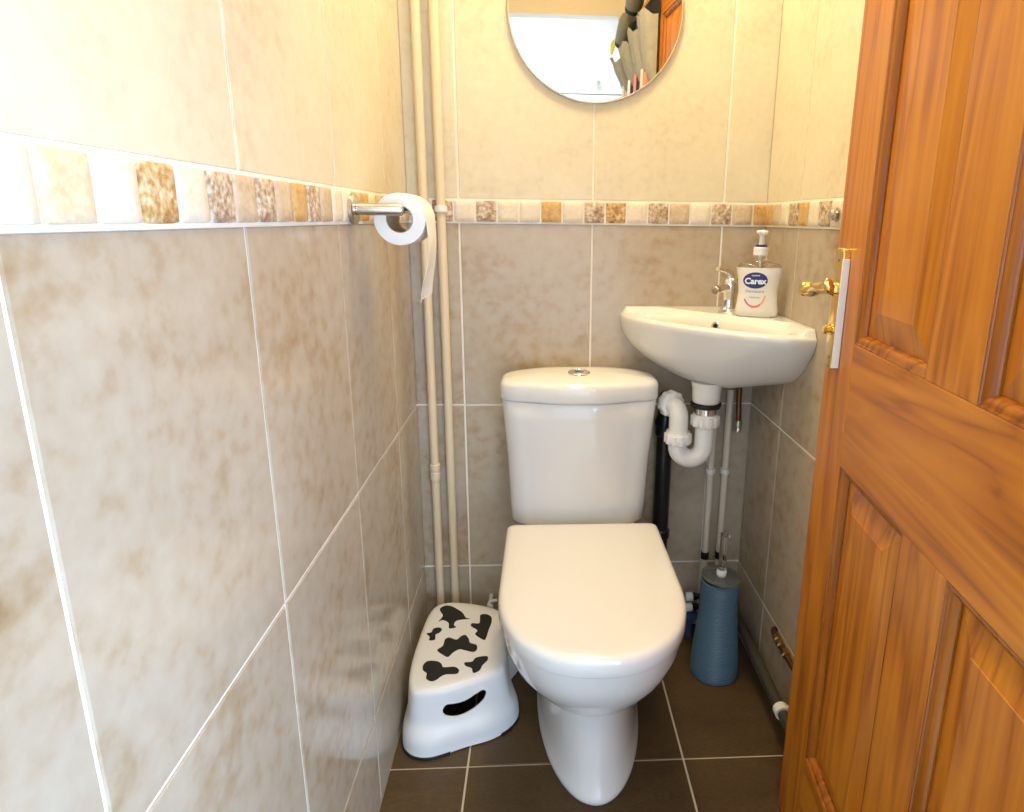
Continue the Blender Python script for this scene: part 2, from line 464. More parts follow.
# ------------------------------------------------------------------ over-door organiser on the same door (seen in the mirror)
def D2W(x, y, z): return door.matrix_basis @ Vector((x, y, z))
OX0, OX1 = .34, .738
org = thing('hanging_organizer', 'grey pocket organizer with black edges hung over the pine door', 'organizer', tuple(D2W(OX0, 0, 1.46)), door.rotation_euler.z)
def op(name, bm, m, parent=org, smooth=40):
    bmesh.ops.translate(bm, verts=bm.verts, vec=-Vector((OX0, 0, 1.46)))
    return mk(name, bm, m, parent, smooth)
bm = bmesh.new(); box(bm, (OX0, -.007, 1.46), (OX1, -.002, 1.905), .002); op('backing', bm, M['black_cloth'])
for x in (.42, .64):
    bm = bmesh.new(); box(bm, (x - .012, -.0045, 1.905), (x + .012, -.0020, 1.9325), .0008)
    box(bm, (x - .012, -.0045, 1.9325), (x + .012, .044, 1.9345), .0006); op('strap', bm, M['black_cloth'])
def pocket(x0, x1, z0, z1, d0, d1):
    bm = bmesh.new(); rings = []
    for k in range(9):
        u = k / 8; z = z0 + (z1 - z0) * u
        d = (d0 + (d1 - d0) * u) * (1 if k else .6)
        g = []
        for i in range(17):
            a = PI * i / 16
            wob = 1 + .06 * math.sin(i * 2.3 + k * .7 + x0 * 40)
            g.append(((x0 + x1) / 2 - math.cos(a) * (x1 - x0) / 2, -.008 - d * (math.sin(a) ** .7) * wob, z + .012 * math.sin(i * .9 + x0 * 30) * u))
        rings.append(g)
    loft(bm, rings, False, False, closed=False)
    # give the cloth thickness
    bmesh.ops.solidify(bm, geom=list(bm.faces), thickness=.002)
    op('pocket', bm, M['mesh_grey'])
for k in range(4):
    x0 = OX0 + .005 + k * .097
    pocket(x0, x0 + .093, 1.600 + .004 * k, 1.835 - .031 * k, .028, .064 + .011 * k)
    pocket(x0, x0 + .093, 1.475, 1.545, .035, .055)
rz = door.rotation_euler.z
def inside(name, label, cat, x, y, z, group=None):
    return thing(name, label, cat, tuple(D2W(x, y, z)), rz, group)
for i, (x, z, tilt) in enumerate(((.498, 1.872, .95), (.640, 1.790, .95))):
    t = inside('water_bottle', ['khaki bottle leaning in the pockets seen in the mirror, nearer the door edge', 'khaki bottle leaning in the pockets seen in the mirror, nearer the hinge'][i], 'bottle', x, -.066 - .004 * i, z, 'bottles in the door organizer')
    ax = (-math.sin(tilt), 0, math.cos(tilt))
    bm = bmesh.new(); lathe(bm, [(.031, .02), (.033, .03), (.034, .11), (.028, .125)], (0, 0, 0), ax, 24); mk('bottle_body', bm, M['khaki'], t)
    bm = bmesh.new(); lathe(bm, [(.024, 0), (.030, .003), (.0305, .0195)], (0, 0, 0), ax, 24); mk('bottle_base', bm, M['black_rubber'], t)
t = inside('lime_strap', 'lime yellow strap looped out of the organizer pockets in the mirror', 'strap', .700, -.078, 1.775)
bm = bmesh.new(); tube(bm, [(0, .02, -.02), (.005, .01, .05), (.03, -.012, .045), (.034, -.014, .01), (.005, -.018, .0), (.0, -.01, .035)], .0045, 8, 5); mk('webbing', bm, M['lime'], t)
shoes = ['pale shoe with teal toe', 'navy and white shoe', 'navy shoe with coral stripe', 'pale coral shoe']
where = ['nearest the hinge', 'second from the hinge', 'third from the hinge', 'nearest the door edge']
for k in range(4):
    x = OX0 + .05 + (3 - k) * .097
    t = inside('shoe', shoes[k] + ' standing in the organizer pocket ' + where[k], 'shoe', x, -.036, 1.49, 'shoes in the door organizer')
    bm = bmesh.new(); rings = []
    for j in range(12):
        u = j / 11; w = .024 * (1 - .35 * u) * (1 if 0 < j < 11 else .5); d = .019 * (1 - .2 * u) * (1 if 0 < j < 11 else .5)
        rings.append([(w * math.cos(2 * PI * i / 16), d * math.sin(2 * PI * i / 16), .005 + u * .15) for i in range(16)])
    loft(bm, rings); mk('shoe_upper', bm, [M['shoe_pale'], M['shoe_navy'], M['shoe_navy'], M['shoe_coral']][k], t)
    bm = bmesh.new(); rings = []
    for j in range(10):
        u = j / 9; w = .0255 * (1 - .3 * u)
        rings.append([(w * .8 * math.cos(2 * PI * i / 12), -.017 + .004 * u + .0045 * math.sin(2 * PI * i / 12), .003 + u * .156) for i in range(12)])
    loft(bm, rings); mk('shoe_sole', bm, [M['shoe_pale'], M['white_plastic'], M['shoe_coral'], M['shoe_pale']][k], t)

# ------------------------------------------------------------------ hall cupboard (seen in the mirror)
cb = thing('wall_cupboard', 'white flush built-in cupboard across the hall, seen in the mirror', 'cupboard', (.2, HALL_Y, 0))
bm = bmesh.new(); box(bm, (-.9, HALL_Y + .001, .0), (1.5, HALL_Y + .055, CEIL - .002), .002); mk('carcass', bm, M['white_gloss'], cb, off=W(cb))
for x0, x1, kx in ((-.68, .52, .345), (.526, 1.45, .60)):
    for z0, z1, kz in ((1.852, CEIL - .03, 1.908), (.08, 1.846, 1.05)):
        bm = bmesh.new(); box(bm, (x0, HALL_Y + .056, z0), (x1, HALL_Y + .075, z1), .002)
        dd = mk('cupboard_door', bm, M['white_gloss'], cb, off=W(cb))
        if x0 < 0 or z0 < 1:
            bm = bmesh.new(); lathe(bm, [(.007, 0), (.007, .012), (.014, .018), (.016, .024), (.012, .030), (0, .031)], (kx, HALL_Y + .0755, kz), (0, 1, 0), 20)
            kb = mk('knob', bm, M['chrome'], dd, off=W(cb))

# ------------------------------------------------------------------ round mirror
mi = thing('round_mirror', 'round frameless mirror with a thin grey edge above the toilet', 'mirror', (.124, 0, 1.5745))
bm = bmesh.new(); lathe(bm, [(.1952, .0078), (.1960, .0085), (.1976, .0085), (.1985, .0076), (.1985, .0006)], (.124, 0, 1.5745), (0, -1, 0), 96, False, True)
bm2 = bmesh.new(); join(bm2, bm)
mk('rim', bm2, M['steel'], mi, off=W(mi))
bm = bmesh.new(); lathe(bm, [(.1951, .0045), (.1951, .0078), (.1942, .0081)], (.124, 0, 1.5745), (0, -1, 0), 96); mk('mirror_glass', bm, M['mirror'], mi, off=W(mi), smooth=0)

# ------------------------------------------------------------------ toilet
TX = lambda z: .1085 - .027 * z
to = thing('toilet', 'white close coupled toilet with its lid down', 'toilet', (.10, -.30, 0))
def dring(z, yb, yf, hw, ym=None, n=2.3, cr=.04, cx=None, taper=1.0):
    """D-shaped outline: squared back with small corners, straight sides, superellipse front"""
    cx = TX(z) if cx is None else cx
    ym = yf + hw * 1.15 if ym is None else ym
    pts = []
    K = 36
    for i in range(K + 1):                      # front, from right side round to left
        a = PI * i / K
        c, s = math.cos(a), math.sin(a)
        x = hw * math.copysign(abs(c) ** (2 / n), c); y = ym - (ym - yf) * abs(s) ** (2 / n)
        pts.append((cx + x, y, z))
    hb = hw * taper
    for i in range(1, 7):                       # left side going back
        u = i / 7; pts.append((cx - hw + (hw - hb) * u, ym + (yb - cr - ym) * u, z))
    for i in range(7):
        a = PI - (PI / 2) * i / 6
        pts.append((cx - hb + cr + cr * math.cos(a), yb - cr + cr * math.sin(a), z))
    for i in range(7):
        a = PI / 2 - (PI / 2) * i / 6
        pts.append((cx + hb - cr + cr * math.cos(a), yb - cr + cr * math.sin(a), z))
    for i in range(6, 0, -1):
        u = i / 7; pts.append((cx + hw - (hw - hb) * u, ym + (yb - cr - ym) * u, z))
    return pts
bm = bmesh.new()
loft(bm, [dring(*a, taper=1 - .22 * smooth01((a[0] - .2) / .15)) for a in (
    (.0004, -.10, -.560, .114, -.27, 2.0), (.006, -.10, -.566, .118, -.27, 2.0), (.014, -.10, -.566, .118, -.27, 2.0), (.020, -.10, -.561, .1150, -.27, 2.0),
    (.06, -.10, -.544, .110, -.28, 2.0), (.10, -.10, -.534, .105, -.29, 2.05), (.14, -.10, -.524, .100, -.31, 2.1), (.165, -.10, -.518, .098, -.33, 2.1),
    (.178, -.10, -.518, .099, -.34, 2.1), (.186, -.10, -.527, .104, -.35, 2.1), (.200, -.10, -.550, .117, -.36, 2.1), (.225, -.10, -.580, .134, -.38, 2.1),
    (.258, -.10, -.610, .151, -.40, 2.1), (.295, -.10, -.636, .164, -.43, 2.15), (.335, -.10, -.655, .1715, -.45, 2.2), (.375, -.10, -.664, .1735, -.46, 2.2), (.3845, -.10, -.664, .1735, -.46, 2.2), (.388, -.10, -.661, .171, -.46, 2.2))])
mk('bowl', bm, M['ceramic'], to, off=W(to), smooth=50)
# lid and seat
def lidring(z, ins): return dring(z, -.212 - ins, -.689 + ins, .1775 - ins, -.475, 2.25, .014, cx=.0965, taper=.985)
bm = bmesh.new(); loft(bm, [lidring(.3885, .020), lidring(.389, .0145), lidring(.3955, .0145)]); mk('seat', bm, M['seatplastic'], to, off=W(to))
bm = bmesh.new()
loft(bm, [lidring(.3960, .006), lidring(.3962, .0012), lidring(.3978, 0), lidring(.418, .0), lidring(.4238, .0015), lidring(.4276, .0048), lidring(.4300, .0095), lidring(.4311, .016), lidring(.4315, .03), lidring(.4318, .07)])
mk('toilet_lid', bm, M['seatplastic'], to, off=W(to), smooth=60)
# cistern
def cring(z, hw, yfc, yfs, cx=.0915, yb=-.012, cr=.05, bx_=.02, by_=.02):
    pts = []; K = 32
    for i in range(K + 1):
        u = -1 + 2 * i / K
        pts.append((cx + (hw - cr) * u, yfc + (yfs - yfc) * abs(u) ** 2.2, z))
    sl = 2.2 * (yfs - yfc) / (hw - cr)                     # end slope of the bowed front
    for i in range(1, 9):
        a = -PI / 2 + PI / 2 * i / 8
        x = cr * math.cos(a); pts.append((cx + hw - cr + x, yfs + .042 + .042 * math.sin(a) + sl * x * .30 * (1 - x / cr), z))
    for i in range(9):
        a = PI / 2 * i / 8; pts.append((cx + hw - bx_ + bx_ * math.cos(a), yb - by_ + by_ * math.sin(a), z))
    for i in range(9):
        a = PI / 2 + PI / 2 * i / 8; pts.append((cx - hw + bx_ + bx_ * math.cos(a), yb - by_ + by_ * math.sin(a), z))
    for i in range(0, 8):
        a = PI + PI / 2 * i / 8
        x = -cr * math.cos(a); pts.append((cx - hw + cr - x, yfs + .042 + .042 * math.sin(a) + sl * x * .30 * (1 - x / cr), z))
    return pts
bm = bmesh.new()
loft(bm, [cring(.3930, .150, -.160, -.150), cring(.397, .159, -.172, -.160), cring(.405, .163, -.180, -.166), cring(.45, .1655, -.181, -.166), cring(.56, .170, -.186, -.169), cring(.66, .1785, -.189, -.170), cring(.7065, .182, -.190, -.170), cring(.7090, .1805, -.188, -.168)])
mk('cistern', bm, M['ceramic'], to, off=W(to), smooth=50)
bm = bmesh.new(); rings = []
for z, ins in ((.7100, .004), (.7112, .001), (.717, 0), (.742, 0), (.7485, .002), (.7535, .006), (.7565, .012)):
    rings.append(cring(z, .1855 - ins, -.196 + ins, -.174 + ins, yb=-.006 - ins, cr=.062, bx_=.13, by_=.075))
for z, k in ((.7605, .86), (.7645, .66), (.7665, .42), (.7672, .18)):
    cx0, cy0 = .0915, -.10
    rings.append([(cx0 + (p[0] - cx0) * k, cy0 + (p[1] - cy0) * k, z) for p in rings[6]])
loft(bm, rings)
mk('cistern_lid', bm, M['ceramic'], to, off=W(to), smooth=60)
bm = bmesh.new(); lathe(bm, [(.0265, 0), (.0265, .0025), (.024, .0045), (.0195, .005), (.018, .0035), (.0175, .0048), (.010, .0062), (0, .0066)], (.090, -.122, .7662), (0, 0, 1), 36)
fb = mk('flush_button', bm, M['chrome'], to, off=W(to))
bm = bmesh.new(); lathe(bm, [(.0062, 0), (.0062, .0010), (0, .0013)], (.0860, -.1255, .7727), (0, 0, 1), 20)
mk('blue_marker', bm, M['aqua'], fb, off=W(to))

# ------------------------------------------------------------------ corner wash basin with tap
wb = thing('wash_basin', 'small white quarter round basin in the right corner', 'basin', (.40, -.15, .70))
GW = .0012
def uv2(u, v, z): return (R - GW - u, -GW - v, z)
NT, NR = 64, 80
def rmax(th): return 1 - .085 * math.sin(2 * th) ** 2
def topz(u, v):
    d = math.hypot(u, v) / rmax(math.atan2(v, u) if u + v > 1e-6 else 0)
    z = .8965
    c = (u - v) / math.sqrt(2); g = (u + v) / math.sqrt(2) - .253
    # raised ledge along both walls and over the tap corner
    led = min(u, v)
    lift = max(1 - smooth01((led - .016) / .014), 1 - smooth01((g + .060) / .012))
    lift *= 1 - smooth01((d - .335) / .012)
    z += .0125 * lift
    # hollow of the bowl: long curve behind the front rim
    e = (abs(c / .200) ** 2.5 + abs(g / .050) ** 2.5) ** .4
    z -= .058 * smooth01((1.0 - e) / .35)
    if d > .338: z -= .006 * ((d - .338) / .012) ** 2
    return z
bm = bmesh.new(); rows = []
RM = .350; NR = 110
for i in range(NR + 1):
    rr = RM * i / NR
    rows.append([bm.verts.new(uv2(rr * rmax(PI / 2 * j / NT) * math.cos(PI / 2 * j / NT), rr * rmax(PI / 2 * j / NT) * math.sin(PI / 2 * j / NT), topz(rr * rmax(PI / 2 * j / NT) * math.cos(PI / 2 * j / NT), rr * rmax(PI / 2 * j / NT) * math.sin(PI / 2 * j / NT)))) for j in range(NT + 1)])
for i in range(NR):
    for j in range(NT):
        if i == 0:
            if j < NT: pass
        bm.faces.new((rows[i][j], rows[i][j + 1], rows[i + 1][j + 1], rows[i + 1][j]))
prev = rows[-1]
side0 = [r[0] for r in rows]; side1 = [r[NT] for r in rows]
prof = [(.3515, .887), (.3505, .878), (.345, .864), (.332, .843), (.314, .820), (.291, .797), (.262, .776), (.228, .760), (.192, .750), (.150, .7455), (.09, .744), (.0, .744)]
def under(rr, z, th):
    w = smooth01((.885 - z) / .06)
    k = rmax(th) * (1 + .040 * w * (1 - smooth01(th / (PI / 3))) + .010 * w * smooth01((th - PI / 5) / (PI / 3.4)))
    u, v = rr * k * math.cos(th), rr * k * math.sin(th)
    d2 = (u - .159) ** 2 + (v - .144) ** 2
    z = z - .020 * w * math.exp(-d2 / (2 * .085 ** 2)) + .010 * w * smooth01((th - PI / 4) / (PI / 4)) * smooth01(rr / .15)
    return uv2(min(u, .3515), v, z)
for rr, z in prof:
    cur = [bm.verts.new(under(rr, z, PI / 2 * j / NT)) for j in range(NT + 1)]
    for j in range(NT): bm.faces.new((prev[j], prev[j + 1], cur[j + 1], cur[j]))
    prev = cur; side0.append(cur[0]); side1.append(cur[NT])
bm.faces.new(side0[1:-1] + [side0[-1], side0[0]]); bm.faces.new(side1[1:-1] + [side1[-1], side1[0]])
bmesh.ops.remove_doubles(bm, verts=bm.verts, dist=1e-6)
bmesh.ops.recalc_face_normals(bm, faces=bm.faces)
OX, OY = .390, -.145
t = bmesh.new(); lathe(t, [(.038, .752), (.0365, .743), (.0345, .736), (.0335, .722), (.033, .704), (.030, .701)], (OX, OY, 0), (0, 0, 1), 40); join(bm, t)
mk('basin_bowl', bm, M['ceramic'], wb, off=W(wb), smooth=50)
# overflow and waste grating in the bowl
ou = .138
while topz(ou, ou) > .8965 - .0125: ou += .0004
bm = bmesh.new(); lathe(bm, [(.0105, -.004), (.0105, .002), (.0085, .0032), (.0062, .003), (.0060, -.002)], uv2(ou, ou, topz(ou, ou) + .0005), (-.66, -.66, .36), 28, True, True)
mk('overflow', bm, M['steel'], wb, off=W(wb))
bm = bmesh.new(); lathe(bm, [(.0058, -.0015), (.0058, -.0012)], uv2(ou + .0012, ou + .0012, topz(ou, ou) + .0013), (-.66, -.66, .36), 20)
mk('overflow_hole', bm, M['black_rubber'], wb, off=W(wb))
# chrome tap on the corner deck
tx, ty = R - .098, -.070
tz = topz(.097, .069)
tp = bpy.data.objects.new('tap', None); COL.objects.link(tp); tp.parent = wb; tp['label'] = 'chrome basin tap with lever top'
bm = bmesh.new(); lathe(bm, [(.021, 0), (.021, .004), (.0175, .008), (.0165, .012), (.0165, .040), (.0185, .045), (.0185, .070), (.0165, .074), (.012, .078), (0, .079)], (tx, ty, tz), (0, 0, 1), 32)
tube(bm, [(tx, ty, tz + .050), (tx - .022, ty - .02, tz + .056), (tx - .042, ty - .040, tz + .052)], lambda u: .0115 - .002 * u, 20, 6)
mk('tap_body', bm, M['chrome'], tp, off=W(wb))
bm = bmesh.new(); lathe(bm, [(.0095, 0), (.011, .001), (.011, .012), (.009, .014), (.0075, .0135)], (tx - .040, ty - .038, tz + .0525), (-.7, -.66, -.10), 24); mk('spout_end', bm, M['steel'], tp, off=W(wb))
bm = bmesh.new()
tube(bm, [(tx, ty, tz + .074), (tx - .004, ty - .004, tz + .088), (tx - .022, ty - .018, tz + .096), (tx - .042, ty - .033, tz + .101)], lambda u: .0085 - .003 * u, 18, 6)
mk('tap_lever', bm, M['chrome'], tp, off=W(wb))

# ------------------------------------------------------------------ soap bottle
bx, by = R - .0625, -.163
bz = .9097
so = thing('soap_bottle', 'clear pump bottle of white hand wash with a blue oval label on the basin', 'soap bottle', (bx, by, bz), math.radians(-13))
def bsec(z):       # half width, half depth at height
    P = [(0, .036, .019), (.004, .0395, .0215), (.012, .0405, .0225), (.035, .038, .0215), (.055, .0368, .021), (.078, .0385, .0215), (.098, .0415, .022), (.108, .043, .0215)]
    for (a, w, d), (b, w2, d2) in zip(P, P[1:]):
        if z <= b:
            u = smooth01((z - a) / (b - a)); return 1.15 * (w + (w2 - w) * u), d + (d2 - d) * u
    return P[-1][1] * 1.15, P[-1][2]
def sup(w, d, z, n=3.0, K=48, k=1.0):
    o = []
    for i in range(K):
        a = 2 * PI * i / K; c, s = math.cos(a), math.sin(a)
        o.append((w * k * math.copysign(abs(c) ** (2 / n), c), d * k * math.copysign(abs(s) ** (2 / n), s), z))
    return o
bm = bmesh.new()
loft(bm, [sup(*bsec(z), z) for z in [i * .108 / 30 for i in range(31)]])
mk('liquid', bm, M['soap'], so, smooth=50)
bm = bmesh.new()
loft(bm, [sup(.0496, .0216, .1085), sup(.0490, .0214, .111), sup(.045, .0205, .1145, 2.6), sup(.037, .0185, .1175, 2.4), sup(.026, .016, .120, 2.2), sup(.0165, .014, .1225, 2), sup(.0135, .0125, .126, 2), sup(.0130, .0125, .134, 2)], True, False)
mk('shoulder', bm, M['clear'], so, smooth=60)
pm = bpy.data.objects.new('pump', None); COL.objects.link(pm); pm.parent = so
bm = bmesh.new()
lathe(bm, [(.0150, .1345), (.0162, .1355), (.0162, .150), (.0150, .152), (.0105, .1535)], (0, 0, 0), (0, 0, 1), 36)
mk('pump_collar', bm, M['white_plastic'], pm)
bm = bmesh.new(); lathe(bm, [(.0115, .1537), (.0125, .1542), (.0125, .1572), (.0112, .158)], (0, 0, 0), (0, 0, 1), 28); mk('blue_ring', bm, M['blue_ink'], pm)
bm = bmesh.new()
lathe(bm, [(.0062, .1582), (.0055, .162), (.0050, .176), (.0075, .1795), (.0125, .1835), (.0130, .1865), (.0105, .1885), (0, .1895)], (0, 0, 0), (0, 0, 1), 28)
tube(bm, [(0, 0, .1850), (.002, -.012, .1855), (.004, -.027, .1830)], lambda u: .0050 - .0012 * u, 14, 5)
mk('pump_head', bm, M['white_plastic'], pm)
bm = bmesh.new(); tube(bm, [(0, 0, .1095), (.0, 0, .1335)], .003, 10); mk('dip_tube', bm, M['white_plastic'], so)
def fy(x, z):
    w, d = bsec(max(0, min(.108, z))); n = 3.0
    return -d * max(0.02, 1 - min(.999, abs(x / w)) ** n) ** (1 / n)
LX, LZ = -.009, .0
def onface(name, polys, m, lift, parent=so):
    bm = bmesh.new()
    for pl in polys:
        t = bmesh.new()
        f = t.faces.new([t.verts.new((x, 0, z)) for x, z in pl])
        bmesh.ops.triangulate(t, faces=[f])
        bmesh.ops.subdivide_edges(t, edges=list(t.edges), cuts=2, use_grid_fill=True)
        join(bm, t)
    for v in bm.verts: v.co.y = fy(v.co.x, v.co.z) - lift
    bmesh.ops.recalc_face_normals(bm, faces=bm.faces)
    for f in bm.faces:
        if f.normal.y > 0: f.normal_flip()
    return mk(name, bm, m, parent, smooth=0)
def ell(cx, cz, a, b, n=48): return [(cx + a * math.cos(2 * PI * i / n), cz + b * math.sin(2 * PI * i / n)) for i in range(n)]
lab = onface('label', [ell(LX, .081, .0262, .0178)], M['blue_ink'], .0004)
def arcband(cx, cz, r0, r1, a0, a1, n=10):
    p = [(cx + r1 * math.cos(math.radians(a0 + (a1 - a0) * i / n)), cz + r1 * 1.25 * math.sin(math.radians(a0 + (a1 - a0) * i / n))) for i in range(n + 1)]
    q = [(cx + r0 * math.cos(math.radians(a0 + (a1 - a0) * i / n)), cz + r0 * 1.25 * math.sin(math.radians(a0 + (a1 - a0) * i / n))) for i in range(n, -1, -1)]
    return p + q
onface('label_arc', [arcband(LX, .052, .0215, .0245, 205, 255)], M['pink_ink'], .0004)
onface('label_arc', [arcband(LX, .052, .0215, .0252, 255, 305)], M['red_ink'], .0004)
onface('label_arc', [arcband(LX, .052, .0218, .0245, 305, 352)], M['orange_ink'], .0004)
def text(name, s, size, cx, cz, m, lift, parent, bold=0.0):
    cu = bpy.data.curves.new(name, 'FONT'); cu.body = s; cu.size = size; cu.align_x = 'CENTER'; cu.align_y = 'CENTER'; cu.offset = bold; cu.resolution_u = 3
    o = bpy.data.objects.new(name, cu); COL.objects.link(o)
    dg = bpy.context.evaluated_depsgraph_get(); me = bpy.data.meshes.new_from_object(o.evaluated_get(dg))
    COL.objects.unlink(o); bpy.data.objects.remove(o)
    bm = bmesh.new(); bm.from_mesh(me); bpy.data.meshes.remove(me)
    for v in bm.verts:
        x, z = v.co.x + cx, v.co.y + cz
        v.co = Vector((x, fy(x, z) - lift, z))
    bm.normal_update()
    for f in bm.faces:
        if f.normal.y > 0: f.normal_flip()
    return mk(name, bm, m, parent, smooth=0)
text('lettering', 'Carex', .0182, LX, .0790, M['white_ink'], .0009, lab, .0007)
text('lettering', 'cussons', .0056, LX, .0922, M['white_ink'], .0009, lab, .0001)
text('lettering', 'Dermacare', .0088, LX, .0570, M['grey_ink'], .0006, lab, .0001)
text('lettering', 'moisture', .0062, LX, .0440, M['grey_ink'], .0006, lab, .0001)

# ------------------------------------------------------------------ trap and pipes under the basin
tr = thing('waste_trap', 'white plastic P trap under the corner basin', 'trap', (OX, OY, .53))
def tp_(name, bm, m, parent=tr, smooth=40): return mk(name, bm, m, parent, smooth, off=W(tr))
bm = bmesh.new(); lathe(bm, [(.036, .7005), (.0365, .697), (.034, .690), (.031, .689)], (OX, OY, 0), (0, 0, 1), 36); tp_('rubber_washer', bm, M['black_rubber'])
bm = bmesh.new(); lathe(bm, [(.026, .689), (.026, .672)], (OX, OY, 0), (0, 0, 1), 30); tp_('chrome_tail', bm, M['chrome'])
def nut(name, o, axis, r, h, parent=tr, m='white_plastic', lobes=10):
    bm = bmesh.new(); F = frame(axis); o = Vector(o); rings = []
    for k, hh in ((.90, 0), (1, .08), (1, .80), (.93, .86), (.90, 1.0)):
        rings.append([o + F @ Vector(((r * k * (1 + .045 * (1 if (i // 3) % 2 else -1) * (1 if k == 1 else 0))) * math.cos(2 * PI * i / (lobes * 6)),
                                     (r * k * (1 + .045 * (1 if (i // 3) % 2 else -1) * (1 if k == 1 else 0))) * math.sin(2 * PI * i / (lobes * 6)), h * hh)) for i in range(lobes * 6)])
    loft(bm, rings); return tp_(name, bm, M[m], parent)
nut('nut', (OX, OY, .643), (0, 0, 1), .0325, .030)
ux = OX - .063; rp = .0225; bzc = .592
bm = bmesh.new()
path = [Vector((OX, OY, .645)), Vector((OX, OY, .62))] + arc_pts(((OX + ux) / 2, OY, bzc), (1, 0, 0), (0, 0, -1), 14, (OX - ux) / 2, 0, PI) + [Vector((ux, OY, .608))]
tube(bm, path, rp, 26); tp_('u_bend', bm, M['white_plastic'])
nut('nut', (ux, OY, .600), (0, 0, 1), .031, .029)
ev = Vector((-.38, .92, 0)).normalized()
ce = Vector((ux, OY, .660)) + ev * .028
bm = bmesh.new()
path = [Vector((ux, OY, .628))] + [ce + (-ev) * (.028 * math.cos(a)) + Vector((0, 0, 1)) * (.028 * math.sin(a)) for a in [PI / 2 * i / 10 for i in range(11)]]
end = path[-1] + ev * .028; path.append(end)
tube(bm, path, rp, 26); tp_('elbow', bm, M['white_plastic'])
nut('nut', tuple(path[-2] - ev * .004), tuple(ev), .031, .026)

bpx, bpy_ = .316, -.046
wp = thing('waste_pipe', 'black plastic waste pipe beside the cistern', 'pipe', (bpx, bpy_, 0))
bm = bmesh.new(); tube(bm, [(bpx, bpy_, .002), (bpx, bpy_, .62)], .0205, 24); mk('pipe', bm, M['black_plastic'], wp, off=W(wp))
bm = bmesh.new(); lathe(bm, [(.0215, .585), (.0245, .588), (.0245, .612), (.0265, .614), (.0265, .624), (.021, .64), (.018, .69), (.012, .70)], (bpx, bpy_, 0), (0, 0, 1), 28); mk('socket', bm, M['black_plastic'], wp, off=W(wp))
bm = bmesh.new(); lathe(bm, [(.0215, .300), (.0248, .303), (.0248, .322), (.0215, .326)], (bpx, bpy_, 0), (0, 0, 1), 28); mk('joint_ring', bm, M['black_plastic'], wp, off=W(wp))

def pipe_pair_member(name, label, x, y, z0, z1, r, m, extra=None, group=None):
    t = thing(name, label, 'pipe', (x, y, z0), 0, group)
    bm = bmesh.new(); tube(bm, [(x, y, z0), (x, y, (z0 + z1) / 2), (x, y, z1)], r, 20); mk('pipe', bm, m, t, off=W(t))
    if extra: extra(t, x, y)
    return t
def clips(zs, r):
    def f(t, x, y):
        for z in zs:
            bm = bmesh.new(); lathe(bm, [(r + .0005, -.007), (r + .0042, -.0065), (r + .0042, .0065), (r + .0005, .007)], (x, y, z), (0, 0, 1), 22)
            box(bm, (x - .006, y + r + .001, z - .006), (x + .006, -.0008, z + .006), .001)
            mk('clip', bm, M['white_plastic'], t, off=W(t))
    return f
def foam(t, x, y):
    clips((.478,), .0088)(t, x, y)
    bm = bmesh.new(); lathe(bm, [(.0092, .222), (.0108, .223), (.0108, .242), (.0092, .243)], (x, y, 0), (0, 0, 1), 20); mk('black_sleeve', bm, M['black_rubber'], t, off=W(t))
pipe_pair_member('water_pipe', 'thin white pipe behind the trap, left one of two by the brush', .4465, -.026, .001, .742, .0088, M['white_pipe'], foam, 'white pipes under the basin')
pipe_pair_member('water_pipe', 'thin white pipe under the basin, right one of two by the brush', .4855, -.026, .001, .700, .0088, M['white_pipe'], foam, 'white pipes under the basin')
ct = thing('tap_tail', 'short brown copper tail with a chrome end hanging under the basin', 'pipe', (.506, -.030, .60))
bm = bmesh.new(); tube(bm, [(.5035, -.034, .743), (.5055, -.034, .68), (.508, -.034, .618)], .0072, 16, 5); mk('copper_tube', bm, M['copper'], ct, off=W(ct))
bm = bmesh.new(); lathe(bm, [(.0075, .622), (.0095, .620), (.0095, .603), (.0075, .601), (.0085, .599), (.0085, .590), (.006, .588)], (.5085, -.034, 0), (0, 0, 1), 20); mk('chrome_end', bm, M['steel'], ct, off=W(ct))

# painted riser pipes in the left corner
def lclips(t, x, y): clips((1.137,), .0105)(t, x, y)
def lclips2(t, x, y):
    clips((1.137,), .0105)(t, x, y)
    bm = bmesh.new(); lathe(bm, [(.0108, .458), (.0132, .459), (.0132, .478), (.0117, .4795), (.0117, .484), (.0132, .4855), (.0132, .500), (.0108, .501)], (x, y, 0), (0, 0, 1), 22); mk('coupling', bm, M['paint_pipe'], t, off=W(t))
pipe_pair_member('riser_pipe', 'tall cream riser pipe nearest the left wall corner', -.2722, -.0165, .001, CEIL - .001, .0105, M['paint_pipe'], lclips2, 'riser pipes in the left corner')
pipe_pair_member('riser_pipe', 'tall cream riser pipe, the one farther from the left wall', -.2325, -.0165, .001, CEIL - .001, .0105, M['paint_pipe'], lclips, 'riser pipes in the left corner')

